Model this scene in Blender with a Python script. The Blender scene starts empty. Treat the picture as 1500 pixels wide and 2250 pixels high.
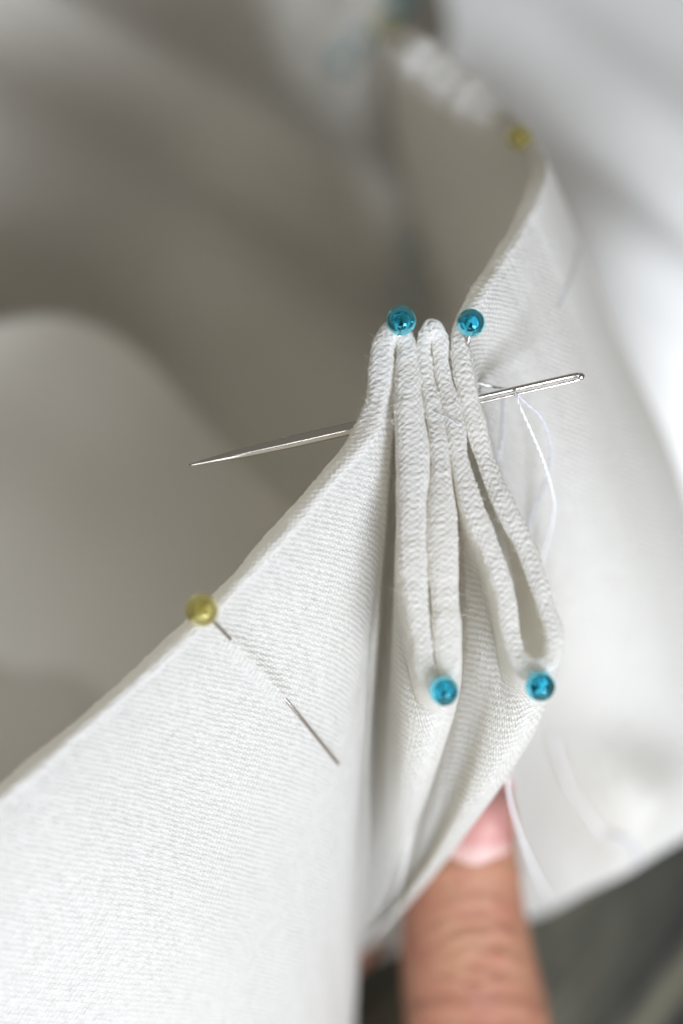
import bpy, bmesh, math, random
import numpy as np
from mathutils import Vector
from mathutils.bvhtree import BVHTree

random.seed(7); rng = np.random.default_rng(7)
S = bpy.context.scene
C = S.collection

# ------------------------------------------------------------------ camera (1 unit = 1 cm)
S.unit_settings.system = 'METRIC'; S.unit_settings.scale_length = 0.01
TH = math.radians(60)                       # the camera looks down at 60 degrees
DIST = 45.0                                 # camera to focus plane
RIGHT = np.array([1.0, 0, 0]); UP = np.array([0, math.sin(TH), math.cos(TH)])
BACK = np.array([0, -math.cos(TH), math.sin(TH)])
ORG = np.array([0, 0, 10.9])                # focus point, 10.9 cm above the table
PXCM = 160.0
def W(p):
    """photo pixel + height above the focus plane (mm) -> point in the world"""
    p = np.asarray(p, float); z = p[..., 2] / 10
    k = (DIST - z) / DIST
    x = (p[..., 0] - 750) / PXCM * k; y = (1125 - p[..., 1]) / PXCM * k
    return ORG + x[..., None] * RIGHT + y[..., None] * UP + z[..., None] * BACK
cam = bpy.data.cameras.new('camera'); camo = bpy.data.objects.new('camera', cam); C.objects.link(camo)
camo.location = Vector(ORG + BACK * DIST); camo.rotation_euler = (math.pi / 2 - TH, 0, 0)
cam.sensor_fit = 'VERTICAL'; cam.sensor_height = 36; cam.lens = 36 * DIST / (2250 / PXCM)
cam.clip_start = 1; cam.clip_end = 500
cam.dof.use_dof = True; cam.dof.focus_distance = DIST
APERTURE = 3.0                              # lens opening, cm
cam.dof.aperture_fstop = cam.lens * 1e-3 / APERTURE
S.camera = camo

# ------------------------------------------------------------------ light: one big window, soft room light, two added helper lamps
w = bpy.data.worlds.new("World"); S.world = w; w.use_nodes = True
bg = w.node_tree.nodes['Background']; bg.inputs[0].default_value = (1.0, 0.95, 0.86, 1); bg.inputs[1].default_value = 0.17
def area(name, d, dist, size, power, col):
    l = bpy.data.lights.new(name, 'AREA'); o = bpy.data.objects.new(name, l); C.objects.link(o)
    d = np.array(d, float); d /= np.linalg.norm(d)
    pos = ORG + (d[0] * RIGHT + d[1] * UP + d[2] * BACK) * dist
    o.location = Vector(pos); o.rotation_euler = Vector(pos - ORG).to_track_quat('Z', 'Y').to_euler()
    l.shape = 'RECTANGLE'; l.size, l.size_y = size; l.energy = power; l.color = col
    return o
area('window_light', (0.43, -0.56, 0.71), 110, (44, 44), 172000, (0.875, 0.925, 1.0))
area('pleat_fill', (-0.16, -0.80, 0.58), 110, (44, 30), 32000, (0.90, 0.94, 1.0))  # added fill lamp, brightens the left-facing sides of the pleats
area('needle_strip', (0.085, -0.37, 0.93), 115, (28, 7), 3600, (1.0, 0.99, 0.97))  # added strip lamp that puts the highlight along the needle
S.view_settings.view_transform = 'Standard'; S.view_settings.look = 'None'
S.view_settings.exposure = 0.12; S.view_settings.gamma = 1
S.cycles.use_denoising = True
S.cycles.max_bounces = 14; S.cycles.diffuse_bounces = 9; S.cycles.transmission_bounces = 10
S.cycles.sample_clamp_indirect = 6; S.cycles.blur_glossy = 0.5

# ------------------------------------------------------------------ materials
class N:
    def __init__(s, name):
        s.m = bpy.data.materials.new(name); s.m.use_nodes = True; s.t = s.m.node_tree; s.n = s.t.nodes; s.n.clear()
        s.out = s.n.new('ShaderNodeOutputMaterial')
    def new(s, kind, **kw):
        nd = s.n.new('ShaderNode' + kind)
        for k, v in kw.items(): setattr(nd, k, v)
        return nd
    def link(s, a, b): s.t.links.new(a, b)
    def put(s, sock, v):
        if isinstance(v, bpy.types.NodeSocket): s.link(v, sock)
        else: sock.default_value = v
    def math(s, op, a, b=0.0, c=None):
        nd = s.new('Math', operation=op); s.put(nd.inputs[0], a); s.put(nd.inputs[1], b)
        if c is not None: s.put(nd.inputs[2], c)
        return nd.outputs[0]
    def noise(s, vec, scale, detail=3, rough=.5):
        nd = s.new('TexNoise'); nd.inputs['Scale'].default_value = scale; nd.inputs['Detail'].default_value = detail
        nd.inputs['Roughness'].default_value = rough
        if vec is not None: s.link(vec, nd.inputs['Vector'])
        return nd.outputs[0]
    def ramp(s, fac, stops):
        nd = s.new('ValToRGB'); s.link(fac, nd.inputs[0]); e = nd.color_ramp.elements
        while len(e) < len(stops): e.new(.5)
        for i, (p, c) in enumerate(stops): e[i].position = p; e[i].color = (*c, 1)
        return nd.outputs[0]

def linen(name, col=(.915, .917, .925), pitch=.66, depth=.26, rot=.7, translucent=.5):
    m = N(name)
    uv = m.new('UVMap'); uv.uv_map = 'UVMap'
    nz = m.new('TexNoise'); nz.inputs['Scale'].default_value = .35; nz.inputs['Detail'].default_value = 3
    m.link(uv.outputs[0], nz.inputs['Vector'])
    mp = m.new('Mapping'); m.link(uv.outputs[0], mp.inputs['Vector'])
    mp.inputs['Rotation'].default_value = (0, 0, rot); mp.inputs['Scale'].default_value = (1 / pitch, 1 / pitch, 1)
    mix = m.new('VectorMath', operation='MULTIPLY_ADD'); m.link(nz.outputs['Color'], mix.inputs[0])
    mix.inputs[1].default_value = (1.0, 1.0, 0); m.link(mp.outputs[0], mix.inputs[2])
    sp = m.new('SeparateXYZ'); m.link(mix.outputs[0], sp.inputs[0])
    su = m.math('SINE', m.math('MULTIPLY', sp.outputs[0], math.pi)); sv = m.math('SINE', m.math('MULTIPLY', sp.outputs[1], math.pi))
    s = m.math('MULTIPLY_ADD', m.math('MULTIPLY', su, sv), .5, .5)
    a = m.math('MULTIPLY', m.math('ABSOLUTE', su), s); b = m.math('MULTIPLY', m.math('ABSOLUTE', sv), m.math('SUBTRACT', 1.0, s))
    h = m.math('MAXIMUM', a, b)
    fine = m.noise(uv.outputs[0], 2.2, 4, .6)
    slub = m.noise(uv.outputs[0], .9, 2, .5)
    h2 = m.math('MULTIPLY', h, m.math('MULTIPLY_ADD', slub, 1.5, .25))
    h3 = m.math('ADD', h2, m.math('MULTIPLY', fine, .55))
    bp = m.new('Bump'); bp.inputs['Strength'].default_value = 1; bp.inputs['Distance'].default_value = depth * .1
    m.link(h3, bp.inputs['Height'])
    sv_ = m.new('SeparateXYZ'); m.link(uv.outputs[0], sv_.inputs[0]); mr = m.new('MapRange'); m.link(sv_.outputs[1], mr.inputs[0])
    for k_, v_ in zip((1, 2, 3, 4), (-.8, .8, .45, 1)): mr.inputs[k_].default_value = v_
    m.link(mr.outputs[0], bp.inputs['Strength'])
    p = m.new('BsdfPrincipled'); p.inputs['Roughness'].default_value = .85
    p.inputs['Sheen Weight'].default_value = .12; p.inputs['Sheen Roughness'].default_value = .5
    p.inputs['Specular IOR Level'].default_value = .3
    lo = tuple(c * .965 for c in col)
    c = m.ramp(m.math('MULTIPLY_ADD', h, .6, m.math('MULTIPLY', fine, .4)), [(.15, lo), (.75, col)])
    m.link(c, p.inputs['Base Color']); m.link(bp.outputs[0], p.inputs['Normal'])
    tr = m.new('BsdfTranslucent'); tr.inputs[0].default_value = (.965, .925, .82, 1)
    mx = m.new('MixShader'); mx.inputs[0].default_value = translucent
    m.link(p.outputs[0], mx.inputs[1]); m.link(tr.outputs[0], mx.inputs[2]); m.link(mx.outputs[0], m.out.inputs[0])
    return m.m
LINEN = linen('white_linen')
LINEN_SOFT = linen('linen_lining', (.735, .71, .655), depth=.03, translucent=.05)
LINEN_DRAPE = linen('linen_drape', (.90, .895, .885), depth=.03, translucent=.05)

def simple(name, col, rough=.5, metal=0.0, **kw):
    m = N(name); p = m.new('BsdfPrincipled'); p.inputs['Base Color'].default_value = (*col, 1)
    p.inputs['Roughness'].default_value = rough; p.inputs['Metallic'].default_value = metal
    for k, v in kw.items(): p.inputs[k.replace('_', ' ')].default_value = v
    m.link(p.outputs[0], m.out.inputs[0]); return m.m
def steel(name, col, rough):
    m = N(name); p = m.new('BsdfPrincipled'); p.inputs['Base Color'].default_value = (*col, 1); p.inputs['Metallic'].default_value = 1
    tc = m.new('TexCoord'); mp = m.new('Mapping'); m.link(tc.outputs['Object'], mp.inputs[0]); mp.inputs['Scale'].default_value = (4, 40, 40)
    nz = m.noise(mp.outputs[0], 2, 4); m.link(m.math('MULTIPLY_ADD', nz, .05, rough - .025), p.inputs['Roughness'])
    m.link(p.outputs[0], m.out.inputs[0]); return m.m
STEEL = steel('needle_steel', (.74, .70, .66), .13)
PIN_STEEL = steel('pin_steel', (.62, .55, .50), .22)
def glass(name, col, milk, mcol):
    m = N(name); g = m.new('BsdfGlass'); g.inputs['Roughness'].default_value = 0.0; g.inputs['IOR'].default_value = 1.52
    g.inputs['Color'].default_value = (*col, 1)
    d = m.new('BsdfTranslucent'); d.inputs[0].default_value = (*mcol, 1)
    mx = m.new('MixShader'); mx.inputs[0].default_value = milk; m.link(g.outputs[0], mx.inputs[1]); m.link(d.outputs[0], mx.inputs[2])
    m.link(mx.outputs[0], m.out.inputs[0]); return m.m
BLUE = glass('blue_glass', (.24, .81, 1.0), .0, (.1, .65, .9))
YELLOW = glass('yellow_glass', (.96, .92, .58), .30, (.72, .66, .26))
CORE = simple('pin_core', (.008, .045, .04), .35)
CORE_Y = simple('pin_core_amber', (.20, .17, .05), .4)
THREAD = simple('thread_white', (.86, .86, .88), .6, Sheen_Weight=.2)
THREAD_LILAC = simple('thread_lilac', (.62, .62, .68), .6)
FIBRE = simple('linen_fibre', (.88, .87, .85), .6)

# ------------------------------------------------------------------ helpers
def mesh_obj(name, V, F, mat, parent=None, uv=None, smooth=True):
    me = bpy.data.meshes.new(name)
    me.from_pydata([tuple(v) for v in V], [], [tuple(f) for f in F]) if isinstance(F, list) else fast_mesh(me, V, F)
    if uv is not None:
        l = me.uv_layers.new(name='UVMap')
        idx = np.empty(len(me.loops), np.int32); me.loops.foreach_get('vertex_index', idx)
        l.data.foreach_set('uv', np.asarray(uv, np.float32)[idx].ravel())
    if smooth: me.polygons.foreach_set('use_smooth', [True] * len(me.polygons))
    me.materials.append(mat); me.update()
    o = bpy.data.objects.new(name, me); C.objects.link(o)
    if parent is not None: o.parent = parent
    return o
def fast_mesh(me, V, F):
    V = np.asarray(V, np.float32); F = np.asarray(F, np.int32)
    me.vertices.add(len(V)); me.vertices.foreach_set('co', V.ravel())
    me.loops.add(F.size); me.loops.foreach_set('vertex_index', F.ravel())
    me.polygons.add(len(F)); me.polygons.foreach_set('loop_start', np.arange(0, F.size, F.shape[1], dtype=np.int32))
    me.polygons.foreach_set('loop_total', np.full(len(F), F.shape[1], np.int32)); me.validate()
def tag(o, label=None, cat=None, group=None, kind=None):
    for k, v in (('label', label), ('category', cat), ('group', group), ('kind', kind)):
        if v: o[k] = v
    return o
def empty(name, loc):
    o = bpy.data.objects.new(name, None); C.objects.link(o); o.location = Vector(loc); o.empty_display_size = .2; return o
def grid_faces(nr, nc, wrap=False):
    i, j = np.meshgrid(np.arange(nr - 1), np.arange(nc if wrap else nc - 1), indexing='ij')
    j2 = (j + 1) % nc
    return np.stack([i * nc + j, i * nc + j2, (i + 1) * nc + j2, (i + 1) * nc + j], -1).reshape(-1, 4)
def catmull(P, tk, t):
    """non-uniform Catmull-Rom through P (n,...) at knots tk"""
    P = np.asarray(P, float); n = len(P)
    D = np.zeros_like(P)
    sh = (-1,) + (1,) * (P.ndim - 1)
    d = np.diff(tk).reshape(sh); sl = np.diff(P, axis=0) / d
    D[1:-1] = (sl[:-1] * d[1:] + sl[1:] * d[:-1]) / (d[1:] + d[:-1]); D[0] = sl[0]; D[-1] = sl[-1]
    k = np.clip(np.searchsorted(tk, t, side='right') - 1, 0, n - 2)
    hh = (tk[k + 1] - tk[k]); s = ((t - tk[k]) / hh).reshape(sh); hh = hh.reshape(sh)
    return ((2*s**3 - 3*s**2 + 1) * P[k] + (s**3 - 2*s**2 + s) * hh * D[k] + (-2*s**3 + 3*s**2) * P[k+1] + (s**3 - s**2) * hh * D[k+1])
def spline(P, n):
    P = np.asarray(P, float); tk = np.concatenate([[0], np.cumsum(np.linalg.norm(np.diff(P, axis=0), axis=1))])
    return catmull(P, tk, np.linspace(0, tk[-1], n))
def frames(P):
    T = np.gradient(P, axis=0); T /= np.linalg.norm(T, axis=1, keepdims=True)
    A = np.zeros_like(P); a = np.cross(T[0], [0.3, 0.2, 0.93]); a /= np.linalg.norm(a)
    for i in range(len(P)):
        a = a - T[i] * (a @ T[i]); a /= np.linalg.norm(a); A[i] = a
    return T, A, np.cross(T, A)
def tube_mesh(P, r, seg=10):
    P = np.asarray(P, float); r = np.broadcast_to(np.asarray(r, float), (len(P),))
    T, A, B = frames(P); th = np.linspace(0, 2 * math.pi, seg, endpoint=False)
    V = P[:, None] + r[:, None, None] * (np.cos(th)[None, :, None] * A[:, None] + np.sin(th)[None, :, None] * B[:, None])
    F = [tuple(f) for f in grid_faces(len(P), seg, True)]
    F += [tuple(range(seg))[::-1], tuple((len(P) - 1) * seg + k for k in range(seg))]
    return V.reshape(-1, 3), F
def join(parts):
    V, F, o = [], [], 0
    for v, f in parts:
        V.append(np.asarray(v)); F += [tuple(i + o for i in g) for g in f]; o += len(v)
    return np.concatenate(V), F
def vnoise(x, y, seed=0):
    """smooth value noise"""
    r = np.random.default_rng(seed).random((256, 256)); xi = np.floor(x).astype(int); yi = np.floor(y).astype(int)
    fx = x - xi; fy = y - yi; fx = fx*fx*(3-2*fx); fy = fy*fy*(3-2*fy)
    g = lambda a, b: r[a % 256, b % 256]
    return (g(xi, yi)*(1-fx) + g(xi+1, yi)*fx)*(1-fy) + (g(xi, yi+1)*(1-fx) + g(xi+1, yi+1)*fx)*fy - .5

# ------------------------------------------------------------------ table surface
gx = np.linspace(-60, 60, 700); gy = np.linspace(-50, 70, 120)
GX, GY = np.meshgrid(gx, gy, indexing='ij')
ang = math.radians(52)
q = GX * math.sin(ang) - GY * math.cos(ang)             # across the ribs
GZ = .20 * np.abs(np.sin(q * math.pi / 1.15)) ** .6 + .03 * vnoise(q * 1.7 + 300, GX * .2 + 300, 5)
def ground_mat():
    m = N('weathered_wood'); tc = m.new('TexCoord'); mp = m.new('Mapping'); m.link(tc.outputs['Object'], mp.inputs[0])
    mp.vector_type = 'POINT'; mp.inputs['Rotation'].default_value = (0, 0, -ang); 
    mp2 = m.new('Mapping'); m.link(mp.outputs[0], mp2.inputs[0]); mp2.inputs['Scale'].default_value = (.08, 1.15, 1)
    n1 = m.noise(mp2.outputs[0], 1.0, 5, .6)
    p = m.new('BsdfPrincipled'); p.inputs['Roughness'].default_value = .7
    m.link(m.ramp(n1, [(.38, (.03, .03, .028)), (.5, (.095, .093, .075)), (.62, (.24, .225, .16))]), p.inputs['Base Color'])
    m.link(p.outputs[0], m.out.inputs[0]); return m.m
g = mesh_obj('tabletop', np.stack([GX, GY, GZ - .1], -1).reshape(-1, 3), grid_faces(700, 120), ground_mat())
tag(g, kind='structure')

# ------------------------------------------------------------------ the pleated linen band
PIN = [(775, 2290, -70)]
COL = [  # edge x, y, z(mm), half thickness(px) | five points further down the cloth
 ((-170,1890,15,26), (-140,2200,8),(-80,2480,-3),(-20,2720,-15),(40,2920,-28),(80,3080,-40)),
 ((0,1752,12,26), (110,2030,5),(210,2300,-6),(290,2540,-18),(350,2740,-30),(400,2900,-42)),
 ((130,1640,10,26), (275,1890,3),(395,2160,-7),(490,2400,-20),(565,2600,-32),(615,2770,-44)),
 ((260,1528,8,26), (390,1780,1),(500,2050,-9),(580,2300,-22),(640,2500,-34),(680,2700,-46)),
 ((480,1322,5.5,26), (590,1570,-2),(670,1850,-13),(715,2130,-27),(735,2350,-42),(740,2500,-54)),
 ((625,1165,4,26), (710,1410,-4),(755,1700,-15),(770,2000,-28),(772,2250,-43),(770,2420,-55)),
 ((727,1045,2.5,26), (790,1270,-5),(800,1570,-15),(792,1870,-27),(785,2140,-41),(774,2350,-50)),
 ((796,960,1.5,27), (828,1150,-6),(822,1450,-17),(802,1780,-28),(795,2050,-40),(772,2320,-56)),
 ((827,880,.5,28), (845,1050,-9),(838,1350,-21),(806,1750,-33),(798,2040,-44),(770,2310,-62)),
 ((838,800,0,27), (857,950,-11),(848,1300,-26),(808,1740,-37),(798,2035,-47),(765,2290,-66)),
 ((845,748,0,24), (864,900,-14),(850,1285,-29),(808,1735,-40),(798,2030,-50),(722,2140,-64)),
 ((867,722,.3,22), (870,890,-15),(852,1280,-31),(808,1735,-41),(798,2030,-51),(722,2140,-64)),
 ((889,748,.2,21), (878,895,-14),(856,1280,-30),(810,1732,-40),(799,2030,-50),(722,2140,-64)),
 ((893,800,.5,23), (885,920,-13),(862,1280,-27),(812,1730,-38),(800,2030,-48),(722,2140,-64)),
 ((898,900,1.5,28), (890,990,-11),(868,1300,-24),(818,1725,-35),(802,2028,-46),(722,2140,-64)),
 ((908,1000,2.5,32), (896,1070,-9),(872,1330,-20),(826,1720,-31),(806,2025,-44),(722,2140,-64)),
 ((906,1120,4,32), (893,1185,-7),(872,1390,-16),(834,1720,-27),(810,2022,-42),(722,2140,-64)),
 ((906,1204,5,31), (892,1265,-5),(873,1440,-12),(842,1720,-23),(814,2018,-40),(722,2140,-64)),
 ((912,1308,6,28), (899,1370,-3),(882,1500,-8),(855,1730,-19),(820,2012,-37),(722,2140,-64)),
 ((926,1412,7,22), (915,1475,-1),(900,1570,-5),(873,1750,-15),(828,2005,-35),(722,2140,-64)),
 ((939,1478,7.7,22), (932,1535,0),(922,1610,-4),(892,1770,-13),(834,2000,-34),(722,2140,-64)),
 ((962,1505,8,22), (966,1550,1),(958,1620,-4),(915,1775,-13),(842,2000,-34),(722,2140,-64)),
 ((983,1470,7.5,24), (990,1525,-.5),(978,1610,-6),(926,1775,-16),(846,2005,-36),(722,2140,-64)),
 ((982,1412,7,27), (987,1480,-3),(976,1590,-11),(926,1780,-21),(848,2010,-39),(722,2140,-64)),
 ((976,1308,6,31), (982,1385,-6),(972,1560,-17),(922,1780,-27),(850,2015,-42),(722,2140,-64)),
 ((971,1204,5,31), (975,1290,-8),(966,1540,-22),(916,1780,-32),(850,2020,-45),(722,2140,-64)),
 ((969,1120,4,29), (970,1200,-9),(960,1480,-25),(910,1770,-35),(849,2020,-47),(722,2140,-64)),
 ((967,1000,2.5,20), (965,1080,-11),(955,1420,-28),(905,1760,-38),(848,2020,-49),(722,2140,-64)),
 ((952,900,1,17), (955,990,-13),(950,1390,-31),(903,1755,-40),(848,2020,-51),(722,2140,-64)),
 ((933,800,0,15), (938,910,-15),(944,1370,-34),(902,1750,-42),(848,2020,-52),(722,2140,-64)),
 ((934,738,0,15), (942,890,-16),(946,1360,-35),(902,1750,-43),(848,2020,-53),(722,2140,-64)),
 ((949,716,.3,16), (952,885,-16),(950,1360,-35),(903,1750,-43),(849,2020,-53),(722,2140,-64)),
 ((963,740,0,17), (962,890,-15),(955,1360,-35),(904,1750,-43),(850,2020,-53),(722,2140,-64)),
 ((968,800,0,18), (970,905,-14),(962,1365,-33),(908,1755,-41),(851,2020,-52),(722,2140,-64)),
 ((994,905,1,20), (992,990,-12),(985,1380,-29),(920,1760,-39),(852,2020,-50),(722,2140,-64)),
 ((1008,1000,2.5,20), (1007,1075,-10),(1003,1400,-24),(935,1770,-34),(854,2018,-47),(722,2140,-64)),
 ((1040,1120,4,23), (1035,1190,-7),(1020,1440,-18),(950,1780,-29),(856,2015,-45),(722,2140,-64)),
 ((1076,1204,5,21), (1068,1270,-5),(1045,1480,-13),(968,1790,-25),(858,2012,-42),(722,2140,-64)),
 ((1108,1308,6,20), (1098,1370,-3),(1072,1530,-8),(990,1790,-20),(861,2008,-39),(722,2140,-64)),
 ((1124,1405,7,18), (1115,1470,-1),(1088,1600,-5),(1005,1800,-17),(864,2004,-36),(722,2140,-64)),
 ((1142,1450,7.8,18), (1135,1510,.5),(1108,1625,-4),(1018,1805,-15),(867,2002,-35),(722,2140,-64)),
 ((1180,1467,8.2,18), (1172,1530,1),(1140,1640,-4),(1035,1805,-15),(870,2000,-35),(722,2140,-64)),
 ((1212,1447,8,18), (1203,1510,.5),(1162,1635,-5),(1048,1805,-17),(874,2002,-36),(722,2140,-64)),
 ((1218,1405,7.5,19), (1210,1470,-1),(1170,1620,-8),(1050,1810,-19),(876,2006,-38),(722,2140,-64)),
 ((1191,1308,6.5,20), (1190,1350,-4),(1168,1510,-13),(1070,1740,-22),(900,1985,-38),(722,2140,-64)),
 ((1156,1204,5,22), (1158,1240,-6),(1158,1410,-18),(1090,1650,-28),(930,1890,-40),(735,2150,-66)),
 ((1112,1120,4,22), (1118,1160,-8),(1138,1350,-22),(1110,1630,-35),(1020,1880,-50),(930,2060,-66)),
 ((1062,1000,2,21), (1080,1045,-9),(1128,1280,-22),(1145,1600,-36),(1130,1850,-48),(1090,2030,-62)),
 ((1036,900,1,20), (1062,960,-9),(1130,1220,-21),(1170,1560,-35),(1180,1830,-47),(1165,2020,-60)),
 ((1014,800,0,20), (1058,890,-8),(1150,1160,-20),(1205,1530,-34),(1215,1810,-46),(1210,2005,-58)),
 ((1010,735,-1,20), (1070,850,-9),(1170,1140,-20),(1235,1530,-34),(1250,1810,-46),(1245,1975,-57)),
 ((1038,668,-3,20), (1105,800,-10),(1215,1120,-20),(1290,1520,-34),(1310,1780,-45),(1305,1950,-56)),
 ((1085,590,-7,20), (1165,740,-13),(1300,1080,-22),(1390,1480,-34),(1410,1720,-43),(1420,1885,-53)),
 ((1140,500,-12,20), (1205,630,-17),(1340,930,-26),(1470,1350,-36),(1500,1640,-45),(1525,1820,-54)),
 ((1180,405,-18,20), (1222,510,-22),(1340,770,-33),(1500,1100,-42),(1600,1450,-50),(1650,1750,-58)),
 ((1180,345,-25,20), (1225,450,-33),(1325,680,-48),(1440,900,-60),(1540,1200,-70),(1600,1500,-80)),
 ((1140,292,-29,20), (1135,400,-47),(1125,550,-60),(1110,750,-75),(1100,1000,-90),(1090,1250,-104)),
 ((1060,232,-33,40), (1040,350,-58),(1030,520,-72),(1040,700,-84),(1050,950,-98),(1060,1200,-112)),
 ((970,160,-36,46), (945,280,-64),(945,430,-76),(985,620,-87),(1030,830,-100),(1050,1080,-114)),
 ((905,108,-38,46), (885,220,-69),(897,400,-81),(950,590,-92),(1020,790,-104),(1045,1020,-118)),
 ((868,85,-46,38), (872,200,-78),(900,380,-90),(962,580,-100),(1030,790,-110),(1050,1000,-122)),
]
COL = [(c[0],) + tuple(c[1]) for c in COL] if len(COL[0]) == 2 else COL
def shallower(idx, fac, ks):                  # the pleats are shallow where they meet the hand
    for i in range(len(COL)):
        w_ = np.interp(i, idx, fac)
        COL[i] = (COL[i][0],) + tuple((x, y, z * (1 - w_ * (1 - k)) if z < -2 else z) for (x, y, z), k in zip(COL[i][1:], ks))
shallower([4, 8, 42, 45], [0, 1, 1, 0], (.68, .6, .8, 1, 1))
shallower([32, 35, 40, 43], [0, 1, 1, 0], (.65, .55, .65, .9, 1))
shallower([31, 33, 39, 42], [0, 1, 1, 0], (1, .8, .9, .95, 1))
shallower([12, 14, 19, 22], [0, 1, 1, 0], (.75, .75, .9, 1, 1))
shallower([30, 34, 40, 43], [0, 1, 1, 0], (1, 1, .8, .9, 1))
shallower([7, 9, 12, 15], [0, 1, 1, 0], (.8, .8, .85, 1, 1))
VAL = {6: ((800,1570,-11),(792,1870,-23),(785,2140,-35.5)), 7: ((815,1450,-8),(790,1780,-18),(782,2050,-31.5)), 8: ((828,1350,-9),(800,1750,-17.5),(792,2040,-32.5)), 9: ((838,1300,-10),(806,1740,-18),(797,2035,-33.3)),
       10: ((845,1285,-11),(811,1735,-18.3),(800,2030,-34)), 11: ((849,1280,-11.5),(814,1735,-18.3),(802,2030,-34)), 12: ((853,1280,-11.2),(818,1733,-18),(804,2030,-34)),
       13: ((858,1280,-10.6),(822,1732,-17.5),(806,2028,-34.2)), 14: ((864,1300,-9.8),(828,1725,-16.8),(809,2026,-34.4)), 15: ((870,1330,-9),(834,1720,-15.8),(812,2024,-34.5)),
       16: ((873,1390,-8),(842,1720,-14.8),(816,2022,-34.5)), 17: ((875,1440,-6.8),(848,1720,-13.8),(820,2018,-34.5)), 18: ((882,1500,-5),(857,1730,-12.8),(825,2014,-34.3)),
       34: ((988,1380,-9.5),(924,1760,-13.6),(854,2016,-35)), 35: ((1003,1400,-7.5),(938,1770,-12.7),(856,2014,-35)), 36: ((1020,1440,-5.2),(955,1780,-11.9),(858,2012,-35)),
       37: ((1046,1480,-3.4),(972,1790,-11.4),(860,2010,-35)), 38: ((1070,1530,-3),(992,1790,-11.2),(863,2007,-34.8))}
for i in range(24, 34):
    x, y, z = COL[i][3]; VAL[i] = (COL[i][2][:2] + (max(COL[i][2][2], -13.5),), (x, y, max(z, -14.8)), COL[i][4][:2] + (-35.3,))
for i, rows in VAL.items(): COL[i] = COL[i][:2] + rows + COL[i][5:]
for i in range(56, 60):
    e = COL[i][0]; COL[i] = (e,) + tuple((x, y, e[2] + (z - e[2]) * .72) for x, y, z in COL[i][1:])
E = np.array([c[0] for c in COL], float)
PP = W(np.array([[c[0][:3]] + list(c[1:]) for c in COL], float))          # columns x 6 x 3
tk = np.concatenate([[0], np.cumsum(np.linalg.norm(np.diff(PP[:, 0], axis=0), axis=1))])
seg_n = [max(4, int((tk[i + 1] - tk[i]) / (.0145 if 7 <= i < 56 else .03))) for i in range(len(tk) - 1)]
tt = np.concatenate([np.linspace(tk[i], tk[i + 1], n, endpoint=False) for i, n in enumerate(seg_n)] + [[tk[-1]]]); NT = len(tt)
CT = catmull(PP, tk, tt)                                                  # NT x 6 x 3
def gsm(A, sg):
    k = np.arange(-3 * sg, 3 * sg + 1); k = np.exp(-.5 * (k / sg) ** 2); k /= k.sum()
    Ap = np.concatenate([np.repeat(A[:1], 3 * sg, 0), A, np.repeat(A[-1:], 3 * sg, 0)])
    return np.stack([np.convolve(Ap[:, c], k, 'valid') for c in range(3)], -1)
for row, sg in ((1, 12), (2, 20), (3, 28), (4, 32), (5, 32)): CT[:, row] = gsm(CT[:, row], sg)
HT = catmull(E[:, 3:4], tk, tt)[:, 0] / PXCM * (1 + .30 * vnoise(tt * 1.6 + 5, tt * 0 + 3.3, 41) + .16 * vnoise(tt * 5 + 5, tt * 0 + 3.3, 42))
M = 80
vv = np.linspace(0, 1, M) ** 1.5 * 5
CV = catmull(CT.transpose(1, 0, 2), np.arange(6.0), vv)                   # M x NT x 3
def grid_normals(G):
    dv = np.gradient(G, axis=0); dt = np.gradient(G, axis=1)
    n = np.cross(dv, dt); n /= np.linalg.norm(n, axis=-1, keepdims=True) + 1e-12
    return n, dv
NV, DV = grid_normals(CV)
sl = np.concatenate([np.zeros((1, NT)), np.cumsum(np.linalg.norm(np.diff(CV, axis=0), axis=-1), axis=0)])   # distance down the cloth
# soft puckers and unevenness of hand-held cloth
und = .035 * vnoise(tt[None] * .9 + 50, sl * .55 + 20, 1) + .02 * vnoise(tt[None] * 2.3 + 90, sl * 1.1 + 70, 2)
CV = CV + NV * (und * np.clip(sl / 1.5, .25, 1))[..., None]
PX = None
def project(P):
    d = P - ORG; x = d @ RIGHT; y = d @ UP; z = d @ BACK; k = (DIST - z) / DIST
    return np.stack([x / k * PXCM + 750, 1125 - y / k * PXCM, z * 10], -1)
# dented fold low on the right side
pr = project(CV); right_side = (tt > tk[46])[None] & np.ones((M, 1), bool)
es = ((pr[..., 0] - 1320) * .82 + (pr[..., 1] - 1735) * .57) / 150; ep = ((pr[..., 1] - 1735) * .82 - (pr[..., 0] - 1320) * .57) / 125
ramp = np.clip((es + 1.4) / 2.0, 0, 1); ramp = ramp * ramp * (3 - 2 * ramp)
dent = np.where(es < .6, ramp, np.exp(-((es - .6) / .42) ** 2)) * np.exp(-np.abs(ep) ** 2.5)
CV = CV + (BACK * 1.0)[None, None] * (dent * right_side)[..., None]
NV, DV = grid_normals(CV)
T0 = np.gradient(CV[0], axis=0); T0 /= np.linalg.norm(T0, axis=-1, keepdims=True)
turn = np.interp(tt, [tk[i] for i in (7, 9, 16, 19, 22, 25, 36, 39, 43, 46, 49, 51, 55, 57, 59)], [.15, .8, .8, .2, .2, .8, .8, .25, .25, .8, .8, .3, .3, 1.2, 1.2])[:, None]
upd = -DV[0] / np.linalg.norm(DV[0], axis=-1, keepdims=True) + turn * 1.6 * BACK
upd = upd - T0 * np.sum(upd * T0, -1, keepdims=True); upd /= np.linalg.norm(upd, axis=-1, keepdims=True)
N0 = np.cross(T0, upd); N0 *= np.sign(np.sum(N0 * NV[0], -1, keepdims=True))
wn = np.exp(-(sl / .22) ** 2)[..., None]; NV = NV * (1 - wn) + N0[None] * wn; NV /= np.linalg.norm(NV, axis=-1, keepdims=True)
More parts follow.
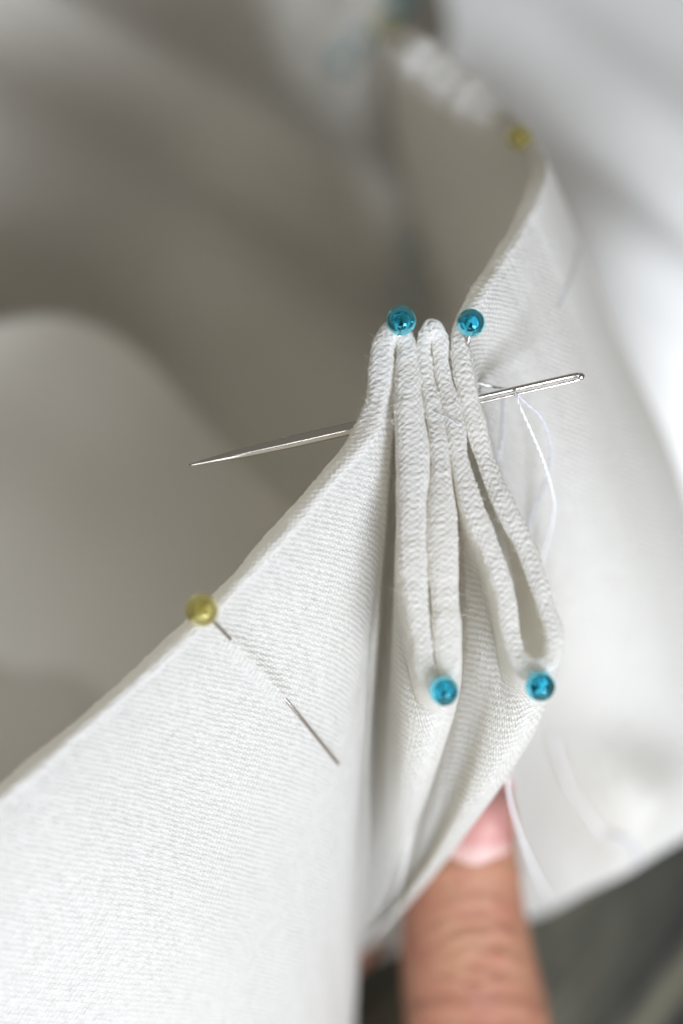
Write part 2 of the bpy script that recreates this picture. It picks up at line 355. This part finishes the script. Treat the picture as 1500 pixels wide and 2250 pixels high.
hs = HT[None] * (.40 + .60 * np.exp(-(sl / 1.6) ** 2)) ; hs = np.minimum(hs, HT[None])
lowfade = np.clip(1.25 - vv / 5, .35, 1)[:, None]; hs = hs * lowfade
thin = np.interp(tt, [tk[i] for i in (7, 9, 14, 16, 28, 30, 35, 37)], [1, .15, .15, 1, 1, .15, .2, 1])[None]
deep = np.clip((sl - .5) / .7, 0, 1); hs = hs * (1 - (1 - thin) * deep * deep * (3 - 2 * deep))
OUT = CV + NV * hs[..., None]; INN = CV - NV * hs[..., None]
K = 22
phi = np.linspace(0, math.pi, K + 2)[1:-1]
cph = np.sign(np.cos(phi)) * np.abs(np.cos(phi)) ** .72
CAP = CV[0][None] + HT[None, :, None] * (cph[:, None, None] * NV[0][None] + .52 * np.sin(phi)[:, None, None] * upd[None])
G = np.concatenate([OUT[::-1], CAP, INN])                                 # rows: outer bottom -> edge -> inner bottom
arc = HT[None] * phi[:, None]
VV = np.concatenate([sl[::-1], -arc, -(HT * math.pi)[None] - sl])         # running length across the band
UU = np.broadcast_to(tt[None], VV.shape)
# threads of the hem stand proud as real relief along the rolled edge
nrm, _ = grid_normals(G); nrm = -nrm
if np.sum(nrm[M - 5] * NV[5]) < 0: nrm = -nrm
wz = np.exp(-(np.maximum(0, VV) / .22) ** 2) * np.exp(-(np.maximum(0, -VV - HT[None] * math.pi) / .22) ** 2)
rowh = .105; p1 = .092
skew = VV / rowh + .55 * vnoise(UU * 2.5, VV * 2 + 40, 8); rowid = np.floor(skew).astype(int)
wob = 1.1 * vnoise(UU * 4 + 10, rowid * 7.3 + 33, 3) + .35 * vnoise(UU * 11 + 10, VV * 9, 13)
along = UU / p1 + .5 * (rowid % 2) + wob + .45 * skew
ker = np.abs(np.sin(math.pi * along)) ** .8 * np.abs(np.sin(math.pi * skew)) ** .55
amp = np.clip(.35 + 2.6 * (vnoise(UU * 6.5, VV * 8, 4) + .35), .15, 2.2)
rel = wz * (.0085 * ker * amp + .010 * vnoise(UU * 7 + 5, VV * 8 + 9, 11) + .011 * vnoise(UU * 19 + 5, VV * 19 + 9, 12))
G = G + nrm * rel[..., None]
# cloth lifted over the hidden stretch of the yellow-headed pin
flat = G.reshape(-1, 3)
prG = project(G)
def on_cloth(px, py, lift=0.0, rows=slice(0, M + K)):
    """point on the visible side of the band under a pixel, lifted toward the camera (mm)"""
    sub = prG[rows].reshape(-1, 3); d = (sub[:, 0] - px) ** 2 + (sub[:, 1] - py) ** 2
    c = np.argsort(d)[:12]; z = sub[c, 2].max()
    return W((px, py, z + lift))
a, b = on_cloth(512, 1408), on_cloth(617, 1526)
ab = b - a; L2 = ab @ ab; dd = flat - a; s = np.clip(dd @ ab / L2, 0, 1)
dist = np.linalg.norm(dd - s[:, None] * ab, axis=1)
bump = .075 * np.exp(-(dist / .11) ** 2)
outer = np.zeros(G.shape[:2], bool); outer[:M] = True
flat = flat + nrm.reshape(-1, 3) * (bump * outer.ravel())[:, None]
for px_, py_, z_, push in ((803, 934, -2.2, 1), (1046, 879, -2.2, -1)):
    c_ = W((px_, py_, z_)); dd = np.linalg.norm(flat - c_, axis=1)
    ndl = W((1284, 825, -2.2)) - W((415, 1022, -2.2)); ndl /= np.linalg.norm(ndl)
    flat = flat + push * .07 * np.exp(-(dd / .14) ** 2)[:, None] * ndl
uvs = np.stack([UU * 10, VV * 10], -1).reshape(-1, 2)
band = mesh_obj('linen_band', flat, grid_faces(G.shape[0], NT)[:, ::-1], LINEN, uv=uvs)
tag(band, 'white linen band with its folded edge pinned into standing pleats', 'fabric')
G = flat.reshape(G.shape); prG = project(G)

# loose fibres of the linen
parts = []
def fibre(p, n, L, r):
    d = n + .9 * rng.normal(size=3); d /= np.linalg.norm(d); e = 1.3 * rng.normal(size=3); q_ = rng.normal(size=3)
    P = np.array([p + L * (d * t * (1 - .45 * t) + e * t * t * .7 + q_ * .22 * math.sin(5 * t)) for t in (0, .2, .4, .6, .8, 1)])
    return tube_mesh(P, [r, r, r, r * .9, r * .7, r * .4], 3)
lo, hi = np.searchsorted(tt, tk[6]), np.searchsorted(tt, tk[54])
for k in range(1500):
    i = M - 6 + rng.integers(0, K + 10); j = rng.integers(lo, hi)
    parts.append(fibre(G[i, j], nrm[i, j], rng.uniform(.03, .10) * rng.choice([1, 1, 1, 1.7]), .0010))
for k in range(500):
    i = rng.integers(15, M); j = rng.integers(lo // 2, hi)
    parts.append(fibre(G[i, j], nrm[i, j] * .4, rng.uniform(.05, .2), .0012))
v, f = join(parts); fz = mesh_obj('fuzz', v, f, FIBRE, band); fz['kind'] = 'stuff'

# ------------------------------------------------------------------ glass-headed pins
def uv_ball(c, r, nu=48, nv=28, hole=None):
    th = np.linspace(0, math.pi, nv); ph = np.linspace(0, 2 * math.pi, nu, endpoint=False)
    P = np.stack([np.outer(np.sin(th), np.cos(ph)), np.outer(np.sin(th), np.sin(ph)), np.outer(np.cos(th), np.ones(nu))], -1) * r
    return P.reshape(-1, 3) + c, [tuple(x) for x in grid_faces(nv, nu, True)]
def make_pin(head_px, r_px, direc, length, label, glassm, corem, group, path=None, shaft_r=.026, core=1.0, sock=None):
    c = W(head_px); z = head_px[2] / 10; r = r_px / PXCM * (DIST - z) / DIST
    root = empty('glass_head_pin', c); tag(root, label, 'pin', group)
    d = np.array(direc, float); d = d[0] * RIGHT + d[1] * UP + d[2] * BACK; d /= np.linalg.norm(d)
    v, f = uv_ball(np.zeros(3), r); mesh_obj('head', v, f[::-1], glassm, root)
    # dark socket of the shaft inside the glass
    k_ = np.array(sock if sock else direc, float); k_ = k_[0] * RIGHT + k_[1] * UP + k_[2] * BACK; k_ /= np.linalg.norm(k_)
    t = np.linspace(0, 1, 14); P = np.array([k_ * r * (-.05 + .93 * q_) for q_ in t]); rr = core * r * (.05 + .44 * t ** 1.1); rr[0] = r * .02
    v, f = tube_mesh(P, rr, 18); mesh_obj('socket', v, f, corem, root)
    if path is None: P = np.array([d * (r * .96 + length * q_) for q_ in np.linspace(0, 1, 8)])
    else: P = spline(np.array(path) - c, 80)
    rr = np.full(len(P), shaft_r); rr[-1] = .004
    v, f = tube_mesh(P, rr, 12); mesh_obj('shaft', v, f, PIN_STEEL, root)
    return root
GP = 'glass headed pins holding the pleats'
make_pin((881,704,3.0), 33, (-.10,-.66,-.74), 2.2, 'blue glass pin head at the top of the leftmost pleat ridge', BLUE, CORE, GP, sock=(.05, -.92, -.25))
make_pin((1034,709,3.0), 31, (-.08,-.66,-.74), 2.2, 'blue glass pin head standing on the pleat ridge just above the needle eye', BLUE, CORE, GP, sock=(.0, -.95, -.2))
make_pin((975,1518,9.8), 32, (.06,.42,-.9), .4, 'dark blue glass pin head at the bottom of the closed narrow pleat', BLUE, CORE, GP, sock=(.15, -.85, -.35), core=1.15)
make_pin((1186,1508,9.8), 33, (-.30,.35,-.88), .4, 'turquoise glass pin head under the open looped pleat on the right', BLUE, CORE, GP, sock=(-.85, -.35, -.3))
# pin with yellow head woven through the cloth
h = project(on_cloth(444, 1352))[2]
zA, zB = project(on_cloth(480, 1378))[2], project(on_cloth(728, 1660))[2]
def on_shaft(x, y, lift): return W((x, y, zA + (zB - zA) * (y - 1378) / 282 + lift))
path = [W((455,1352,h + 2.0)), on_shaft(480,1377,.75), on_shaft(505,1403,.35), on_shaft(525,1424,-.15), on_shaft(565,1468,-.6), on_shaft(605,1511,-.1), on_shaft(640,1552,.4), on_shaft(690,1613,.5), on_shaft(728,1660,.1), on_shaft(745,1681,-1.0)]
make_pin((444,1341,h + 3.2), 37, (.55,-.55,-.5), 0, 'yellow glass pin head with steel shaft woven through the left cloth', YELLOW, CORE_Y, GP, path=path, core=.45)
make_pin((1141,303,-27), 28, (.2,-.6,-.75), .25, 'blurred yellow pin head on the band edge at the upper right', YELLOW, CORE_Y, GP, core=.45)

# ------------------------------------------------------------------ sewing needle
NZ = -2.2
tip, eye = W((415, 1022, NZ)), W((1284, 825, NZ))
ax = eye - tip; LN = np.linalg.norm(ax); ax /= LN
side = np.cross(BACK, ax); side /= np.linalg.norm(side)
nrmN = np.cross(ax, side)
root = empty('sewing_needle', (tip + eye) / 2)
tag(root, 'steel sewing needle pushed sideways through all the pleats', 'needle')
mid = (tip + eye) / 2
t = np.concatenate([np.linspace(0, .1, 12), np.linspace(.12, .36, 10), np.linspace(.4, .71, 8)])
r = np.interp(t, [0, .03, .12, .25, .38, .55, .71], [.010, .032, .066, .086, .092, .084, .070])
v1 = tube_mesh(tip + ax * LN * t[:, None] - mid, r, 20)
# eye: upper and lower cheek with a long slot between, closed by a round end
def cheek(off, rad, s0, s1):
    q_ = np.linspace(s0, s1, 26); o = off * np.minimum(1, np.minimum((q_ - s0 + .004) / .02, (s1 - q_ + .001) / .018)) ** .6
    return tube_mesh(tip + ax * LN * q_[:, None] + side * o[:, None] - mid, rad * np.clip((s1 - q_ + .012) / .03, .55, 1) if False else rad, 14)
v2 = cheek(.034, .036, .70, .994); v3 = cheek(-.042, .020, .70, .994)
v4 = tube_mesh(np.array([tip + ax * LN * q_ - mid for q_ in (.984, .990, .995, .999)]), [.050, .052, .044, .020], 16)
v, f = join([v1, v2, v3, v4]); mesh_obj('needle_body', v, f, STEEL, root)

# ------------------------------------------------------------------ threads
def twisted(name, pts, r, label, mat, turns=26.0, group=None):
    P = spline(np.array(pts), 330); T, A, B = frames(P)
    s = np.concatenate([[0], np.cumsum(np.linalg.norm(np.diff(P, axis=0), axis=1))]); a = s * turns
    parts = []
    for k in range(2):
        o = r * .48 * (np.cos(a + k * math.pi)[:, None] * A + np.sin(a + k * math.pi)[:, None] * B)
        parts.append(tube_mesh(P + o, r * .58, 6))
    v, f = join(parts); o = mesh_obj(name, v, f, mat); tag(o, label, 'thread', group); return o
p_eye = W((1130, 860, NZ))
twisted('sewing_thread', [W((1040,835,-4)), W((1058,843,-2.5)), W((1092,852,-3.5)), W((1126,856,-3.6)), W((1132,862,-1.2)), W((1142,892,-.6)), W((1165,945,-1.5)),
        W((1192,1010,-4)), W((1211,1075,-8)), W((1217,1120,-12)), W((1208,1165,-15)), W((1197,1205,-18.5)), W((1184,1238,-21.5)), W((1168,1272,-24))], .020,
        'white twisted sewing thread looped through the needle eye', THREAD)
twisted('thread_tail', [W((1133,864,-3.4)), W((1158,888,-4)), W((1185,912,-5)), W((1204,955,-7)), W((1210,1005,-10)), W((1197,1060,-13)), W((1180,1108,-16)), W((1162,1155,-18.5)), W((1148,1195,-21))], .019,
        'thin lilac thread tail curling behind the twisted white thread', THREAD_LILAC)
twisted('loose_thread', [on_cloth(1108,880,.5), on_cloth(1106,925,.3), on_cloth(1102,975,.2), on_cloth(1095,1010,-.5)], .014, 'fine thread lying on the cloth just below the needle eye', THREAD_LILAC)
twisted('loose_thread', [on_cloth(1272,545,.3), on_cloth(1262,585,.3), on_cloth(1243,640,.25), on_cloth(1225,680,-.3)], .012, 'fine lilac thread on the upper right cloth near its silhouette', THREAD_LILAC)
twisted('loose_thread', [W((955,905,2.0)), W((978,915,2.8)), W((1000,930,2.6)), W((1012,940,1.8))], .009, 'hair-thin lilac thread lying across the pleat ridges', THREAD_LILAC)
twisted('loose_thread', [W((1112,1700,-16)), W((1116,1740,-17)), W((1130,1800,-19)), W((1160,1880,-24)), W((1190,1950,-34)), W((1205,1975,-46))], .019, 'white thread hanging over the side of the fingertip', THREAD)
twisted('loose_thread', [on_cloth(1212,1615,.8), on_cloth(1225,1660,1), on_cloth(1243,1715,.9), on_cloth(1290,1790,.8), on_cloth(1320,1830,.6)], .02, 'white thread lying in the shaded dent of the right cloth', THREAD)
twisted('loose_thread', [on_cloth(1335,1833,.6), on_cloth(1368,1845,.8), on_cloth(1392,1868,.8), on_cloth(1398,1895,.2)], .028, 'short lilac thread near the lower hem of the right cloth', THREAD_LILAC)

# ------------------------------------------------------------------ the hand
def ball(bm, c, r, sub=2):
    import mathutils
    bmesh.ops.create_icosphere(bm, subdivisions=sub, radius=float(r), matrix=mathutils.Matrix.Translation(Vector(c)))
def chain(bm, pts, rad, n=40):
    P = spline(pts, n); k = np.linspace(0, len(rad) - 1, n); R = np.interp(k, np.arange(len(rad)), rad)
    for p, r in zip(P, R): ball(bm, p, r, 3)
bm = bmesh.new()
idx = [W(p) for p in ((1056,1792,-33), (1024,1900,-38), (1018,2010,-41), (1024,2090,-43), (1046,2230,-46), (1075,2420,-48), (1090,2640,-49), (1090,2900,-50))]
chain(bm, idx, [.54, .86, 1.01, 1.10, 1.09, 1.10, 1.14, 1.2], 70)
# palm, wrist
chain(bm, [W((1090,2900,-50)), W((1060,3200,-46)), W((1050,3600,-40)), W((1040,4100,-35))], [1.25, 1.45, 1.6, 1.7], 30)
chain(bm, [W((850,2950,-54)), W((880,3200,-48)), W((950,3600,-42))], [1.25, 1.4, 1.5], 24)
chain(bm, [W((650,3020,-56)), W((760,3300,-50)), W((880,3650,-43))], [1.15, 1.3, 1.45], 24)
chain(bm, [W((480,3120,-56)), W((640,3380,-51)), W((840,3700,-44))], [1.0, 1.15, 1.4], 24)
# thumb, its tip pinching the cloth from behind
chain(bm, [W((1000,3500,-42)), W((760,3000,-62)), W((590,2600,-66)), W((560,2370,-70)), W((630,2180,-70)), W((800,2030,-62))], [1.3, 1.2, 1.05, 1.0, .85, .48], 60)
# curled fingers
for (x0, y0, z0), sc in (((850,2950,-54), 1.0), ((650,3020,-56), .95), ((480,3120,-56), .82)):
    chain(bm, [W((x0, y0, z0)), W((x0 - 60, y0 - 320, z0 - 2)), W((x0 - 90, y0 - 420, z0 - 10)), W((x0 - 70, y0 - 330, z0 - 26)), W((x0 - 10, y0 - 150, z0 - 27))],
          [1.1 * sc, .98 * sc, .92 * sc, .86 * sc, .68 * sc], 50)
me = bpy.data.meshes.new('tmp'); bm.to_mesh(me); bm.free()
tmp = bpy.data.objects.new('tmp', me); C.objects.link(tmp)
md = tmp.modifiers.new('r', 'REMESH'); md.mode = 'VOXEL'; md.voxel_size = .085
sm = tmp.modifiers.new('s', 'SMOOTH'); sm.iterations = 14; sm.factor = .6
dg = bpy.context.evaluated_depsgraph_get(); ev = bpy.data.meshes.new_from_object(tmp.evaluated_get(dg))
bpy.data.objects.remove(tmp)
hv = np.empty(len(ev.vertices) * 3); ev.vertices.foreach_get('co', hv); hv = hv.reshape(-1, 3)
hn = np.empty(len(ev.vertices) * 3); ev.vertices.foreach_get('normal', hn); hn = hn.reshape(-1, 3)
hp = project(hv); face = np.clip(hn @ BACK, 0, 1) ** .5
onf = face * (hp[:, 1] < 2420) * (hp[:, 0] > 840)
wr = np.zeros(len(hp))
def crease(x0, y0, half, bend, depth, width, tilt=0.0):
    global wr
    u = (hp[:, 0] - x0) / half
    y = y0 + bend * u * u + tilt * u * half + 9 * vnoise(hp[:, 0] / 22 + y0, hp[:, 1] * 0 + 3.5, 31)
    v = hp[:, 1] - y; fade = np.exp(-np.abs(u) ** 3)
    wr += 1.5 * fade * (-depth * np.exp(-(v / width) ** 2) + .55 * depth * np.exp(-((v - 1.9 * width) / (1.3 * width)) ** 2) + .35 * depth * np.exp(-((v + 2 * width) / (1.5 * width)) ** 2))
for c_ in ((1055,2006,80,22,.030,8,.05), (1030,2040,75,26,.040,9,-.06), (1085,2030,50,12,.028,7,.12), (1060,2066,62,14,.050,9,.04), (1035,2092,52,-8,.045,8,-.10), (1100,2088,45,-6,.035,8,.15),
           (1058,2122,84,-26,.055,10,.02), (1040,2150,90,-30,.045,10,-.03), (1095,2142,60,-20,.030,8,.08), (985,2075,32,10,.030,8,.5), (1135,2075,28,10,.028,8,-.6), (1050,1955,70,16,.018,8,.02), (1060,2250,85,-18,.03,9,.02)):
    crease(*c_)
wr += .03 * np.exp(-((hp[:, 1] - 2205 - .0011 * (hp[:, 0] - 1050) ** 2) / 18) ** 2) - .022 * np.exp(-((hp[:, 1] - 2178 - .0011 * (hp[:, 0] - 1050) ** 2) / 14) ** 2)
wr += -.035 * np.exp(-((hp[:, 1] - 2030 + .0016 * (hp[:, 0] - 1040) ** 2 - 14 * vnoise(hp[:, 0] / 30 + 9, hp[:, 1] * 0, 31)) / 9) ** 2) * np.exp(-((hp[:, 0] - 1060) / 95) ** 4)
wr += -.035 * np.exp(-((hp[:, 1] - 2128 - .0018 * (hp[:, 0] - 1040) ** 2 - 14 * vnoise(hp[:, 0] / 30 + 9, hp[:, 1] * 0, 32)) / 9) ** 2) * np.exp(-((hp[:, 0] - 1060) / 105) ** 4)
wr += .02 * vnoise(hp[:, 0] / 16 + 20, hp[:, 1] / 26 + 20, 21)
# nail bed hollow and the raised fold of skin below the nail
wr += .05 * np.exp(-((hp[:, 1] - 1908 - .0012 * (hp[:, 0] - 1050) ** 2) / 16) ** 2)
hv = hv + hn * (wr * onf)[:, None]
ev.vertices.foreach_set('co', hv.ravel()); ev.polygons.foreach_set('use_smooth', [True] * len(ev.polygons))
def skin():
    m = N('skin'); tc = m.new('TexCoord'); n1 = m.noise(tc.outputs['Object'], 1.1, 3); n2 = m.noise(tc.outputs['Object'], 9, 4)
    n3 = m.noise(tc.outputs['Object'], 3.2, 5, .65); n1 = m.math('ADD', m.math('MULTIPLY', n1, .55), m.math('MULTIPLY', n3, .45))
    c = m.ramp(n1, [(.32, (.315, .122, .080)), (.5, (.36, .168, .106)), (.68, (.385, .21, .120))])
    p = m.new('BsdfPrincipled'); m.link(c, p.inputs['Base Color']); p.inputs['Roughness'].default_value = .6; p.inputs['Specular IOR Level'].default_value = .3
    p.inputs['Subsurface Weight'].default_value = .35; p.inputs['Subsurface Radius'].default_value = (.25, .08, .04); p.inputs['Subsurface Scale'].default_value = .6
    bp = m.new('Bump'); bp.inputs['Strength'].default_value = .5; bp.inputs['Distance'].default_value = .02; m.link(n2, bp.inputs['Height']); m.link(bp.outputs[0], p.inputs['Normal'])
    m.link(p.outputs[0], m.out.inputs[0]); return m.m
ev.materials.clear(); ev.materials.append(skin()); ev.name = 'person'
person = bpy.data.objects.new('person', ev); C.objects.link(person)
tag(person, "hand with one raised finger holding the pleats from below", 'person')
# finger nail
bvh = BVHTree.FromPolygons([Vector(x) for x in hv], [tuple(p.vertices) for p in ev.polygons])
NV_, NU_ = 20, 22; V = []
for i in range(NV_):
    for j in range(NU_):
        s_, u_ = i / (NV_ - 1), j / (NU_ - 1) * 2 - 1
        half = (.92 - .25 * s_) * 88 * (1 - .55 * max(0, (.12 - s_) / .12) ** 2); cx = 1040 + 25 * s_
        px = cx + u_ * half; py = 1888 - 178 * s_ - 12 * (1 - u_ * u_) * (-1 if s_ < .5 else 1)
        o = W((px, py, 60)); d = W((px, py, -120)) - o
        hit = bvh.ray_cast(Vector(o), Vector(d / np.linalg.norm(d)))
        p = np.array(hit[0]) if hit[0] is not None else W((px, py, -36))
        V.append(p + BACK * (.045 - .05 * abs(u_) ** 6 - .03 * (s_ < .04)))
nail_m = N('nail'); tcn = nail_m.new('UVMap'); spn = nail_m.new('SeparateXYZ'); nail_m.link(tcn.outputs[0], spn.inputs[0])
pn = nail_m.new('BsdfPrincipled'); nail_m.link(nail_m.ramp(spn.outputs[1], [(0, (.56, .36, .33)), (.14, (.56, .36, .33)), (.28, (.46, .21, .19)), (.9, (.47, .22, .19)), (1, (.56, .46, .42))]), pn.inputs['Base Color'])
pn.inputs['Roughness'].default_value = .5; nail_m.link(pn.outputs[0], nail_m.out.inputs[0])
mesh_obj('nail', V, grid_faces(NV_, NU_), nail_m.m, person, uv=[(j / (NU_ - 1), i / (NV_ - 1)) for i in range(NV_) for j in range(NU_)])

# ------------------------------------------------------------------ cloth behind
def sheet(name, ctrl, nr, nc, mat, label, fold=None, thick=.12):
    """cloth sheet through a grid of control points (rows x cols of px, py, z), given a real thickness"""
    Q = W(np.array(ctrl, float)); a = catmull(Q, np.arange(len(Q), dtype=float), np.linspace(0, len(Q) - 1, nr))
    a = catmull(a.transpose(1, 0, 2), np.arange(Q.shape[1], dtype=float), np.linspace(0, Q.shape[1] - 1, nc)).transpose(1, 0, 2)
    n, _ = grid_normals(a); n *= np.sign(np.sum(n * BACK, -1, keepdims=True).mean())
    if fold is not None:
        I, J = np.meshgrid(np.linspace(0, 1, nr), np.linspace(0, 1, nc), indexing='ij'); a = a + n * fold(I, J, project(a))[..., None]
        n, _ = grid_normals(a); n *= np.sign(np.sum(n * BACK, -1, keepdims=True).mean())
    I, J = np.meshgrid(np.arange(nr), np.arange(nc), indexing='ij')
    F = grid_faces(nr, nc); k = nr * nc
    ring = [i * nc for i in range(nr)] + [(nr - 1) * nc + j for j in range(1, nc)] + [i * nc + nc - 1 for i in range(nr - 2, -1, -1)] + [j for j in range(nc - 2, 0, -1)]
    R = [(ring[i], ring[(i + 1) % len(ring)], ring[(i + 1) % len(ring)] + k, ring[i] + k) for i in range(len(ring))]
    V = np.concatenate([(a + n * thick / 2).reshape(-1, 3), (a - n * thick / 2).reshape(-1, 3)])
    F = [tuple(x) for x in F] + [tuple(x[::-1] + k) for x in F] + R
    du = np.concatenate([np.zeros((nr, 1)), np.cumsum(np.linalg.norm(np.diff(a, axis=1), axis=-1), axis=1)], 1)
    dv = np.concatenate([np.zeros((1, nc)), np.cumsum(np.linalg.norm(np.diff(a, axis=0), axis=-1), axis=0)], 0)
    uv = np.tile(np.stack([du, dv], -1).reshape(-1, 2) * 10, (2, 1))
    o = mesh_obj(name, V, F, mat, uv=uv); tag(o, label, 'fabric'); return o
g3 = lambda x, c, w_: np.exp(-((x - c) / w_) ** 2)
def fold_l(I, J, p):
    q = p[..., 1] - .62 * p[..., 0]                 # across diagonal folds
    return .6 * g3(q, -60, 85) - .4 * g3(q, 90, 80) + .4 * g3(q, 330, 130) - .3 * g3(q, -260, 90)
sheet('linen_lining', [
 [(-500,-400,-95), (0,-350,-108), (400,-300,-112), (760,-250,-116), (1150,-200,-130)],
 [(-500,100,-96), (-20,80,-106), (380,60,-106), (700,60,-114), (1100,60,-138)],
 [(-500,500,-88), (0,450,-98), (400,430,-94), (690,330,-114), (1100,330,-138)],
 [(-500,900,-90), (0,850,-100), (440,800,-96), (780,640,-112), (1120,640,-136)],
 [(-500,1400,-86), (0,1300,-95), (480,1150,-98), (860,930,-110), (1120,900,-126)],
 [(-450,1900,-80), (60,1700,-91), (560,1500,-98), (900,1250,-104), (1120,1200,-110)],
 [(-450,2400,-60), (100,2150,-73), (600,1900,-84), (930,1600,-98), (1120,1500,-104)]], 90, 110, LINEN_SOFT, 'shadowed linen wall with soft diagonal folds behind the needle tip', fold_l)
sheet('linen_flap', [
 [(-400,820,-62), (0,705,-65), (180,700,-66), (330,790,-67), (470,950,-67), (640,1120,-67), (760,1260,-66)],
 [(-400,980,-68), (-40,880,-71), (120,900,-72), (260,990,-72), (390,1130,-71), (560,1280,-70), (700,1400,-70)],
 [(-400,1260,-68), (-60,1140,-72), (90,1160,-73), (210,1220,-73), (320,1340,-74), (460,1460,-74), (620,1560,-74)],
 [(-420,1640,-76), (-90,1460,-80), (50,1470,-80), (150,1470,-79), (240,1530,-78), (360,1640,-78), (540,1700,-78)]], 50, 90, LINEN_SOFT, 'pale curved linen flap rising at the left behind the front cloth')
def fold_r(I, J, p):
    q = p[..., 1] - .80 * p[..., 0]
    return .22 * g3(q, -900, 110) - .13 * g3(q, -700, 60) + .14 * g3(q, -560, 90) + .12 * g3(q, -420, 80)
sheet('linen_drape', [
 [(860,-420,-106), (1150,-420,-97), (1450,-420,-97), (1900,-420,-99)],
 [(935,-120,-101), (1180,-120,-91), (1480,-120,-86), (1900,-120,-84)],
 [(985,30,-98), (1200,60,-87), (1500,80,-79), (1900,80,-75)],
 [(930,280,-112), (1220,300,-82), (1520,330,-71), (1900,350,-66)],
 [(985,600,-105), (1320,600,-69), (1600,620,-64), (1950,650,-58)],
 [(900,1000,-113), (1420,1000,-70), (1700,1000,-66), (2000,1000,-58)],
 [(900,1400,-117), (1500,1400,-97), (1800,1400,-80), (2050,1400,-68)]], 90, 70, LINEN_DRAPE, 'light grey linen drape hanging diagonally at the upper right', fold_r)

# far pins, out of focus on the far side of the lining
GF = 'far pins in the shadowed cloth'
make_pin((878,8,-100), 22, (-.3,-.5,-.8), 1.5, 'far blue pin head at the top edge beside the drape', BLUE, CORE, GF)
make_pin((846,58,-102), 26, (-.3,-.5,-.8), 1.5, 'far yellow pin head just below a far blue one', YELLOW, CORE_Y, GF)
make_pin((792,88,-104), 17, (-.3,-.5,-.8), 1.5, 'far blue pin head second to the left of the far yellow one', BLUE, CORE, GF)
make_pin((745,135,-108), 19, (-.3,-.5,-.8), 1.5, 'far blue pin head lowest and leftmost in the far row', BLUE, CORE, GF)
make_pin((908,545,-112), 13, (-.3,-.5,-.8), 1.0, 'far blue pin head beside the grey inner cloth', BLUE, CORE, GF)
make_pin((888,632,-112), 13, (-.3,-.5,-.8), 1.0, 'far blue pin head low behind the pleat tops', BLUE, CORE, GF)
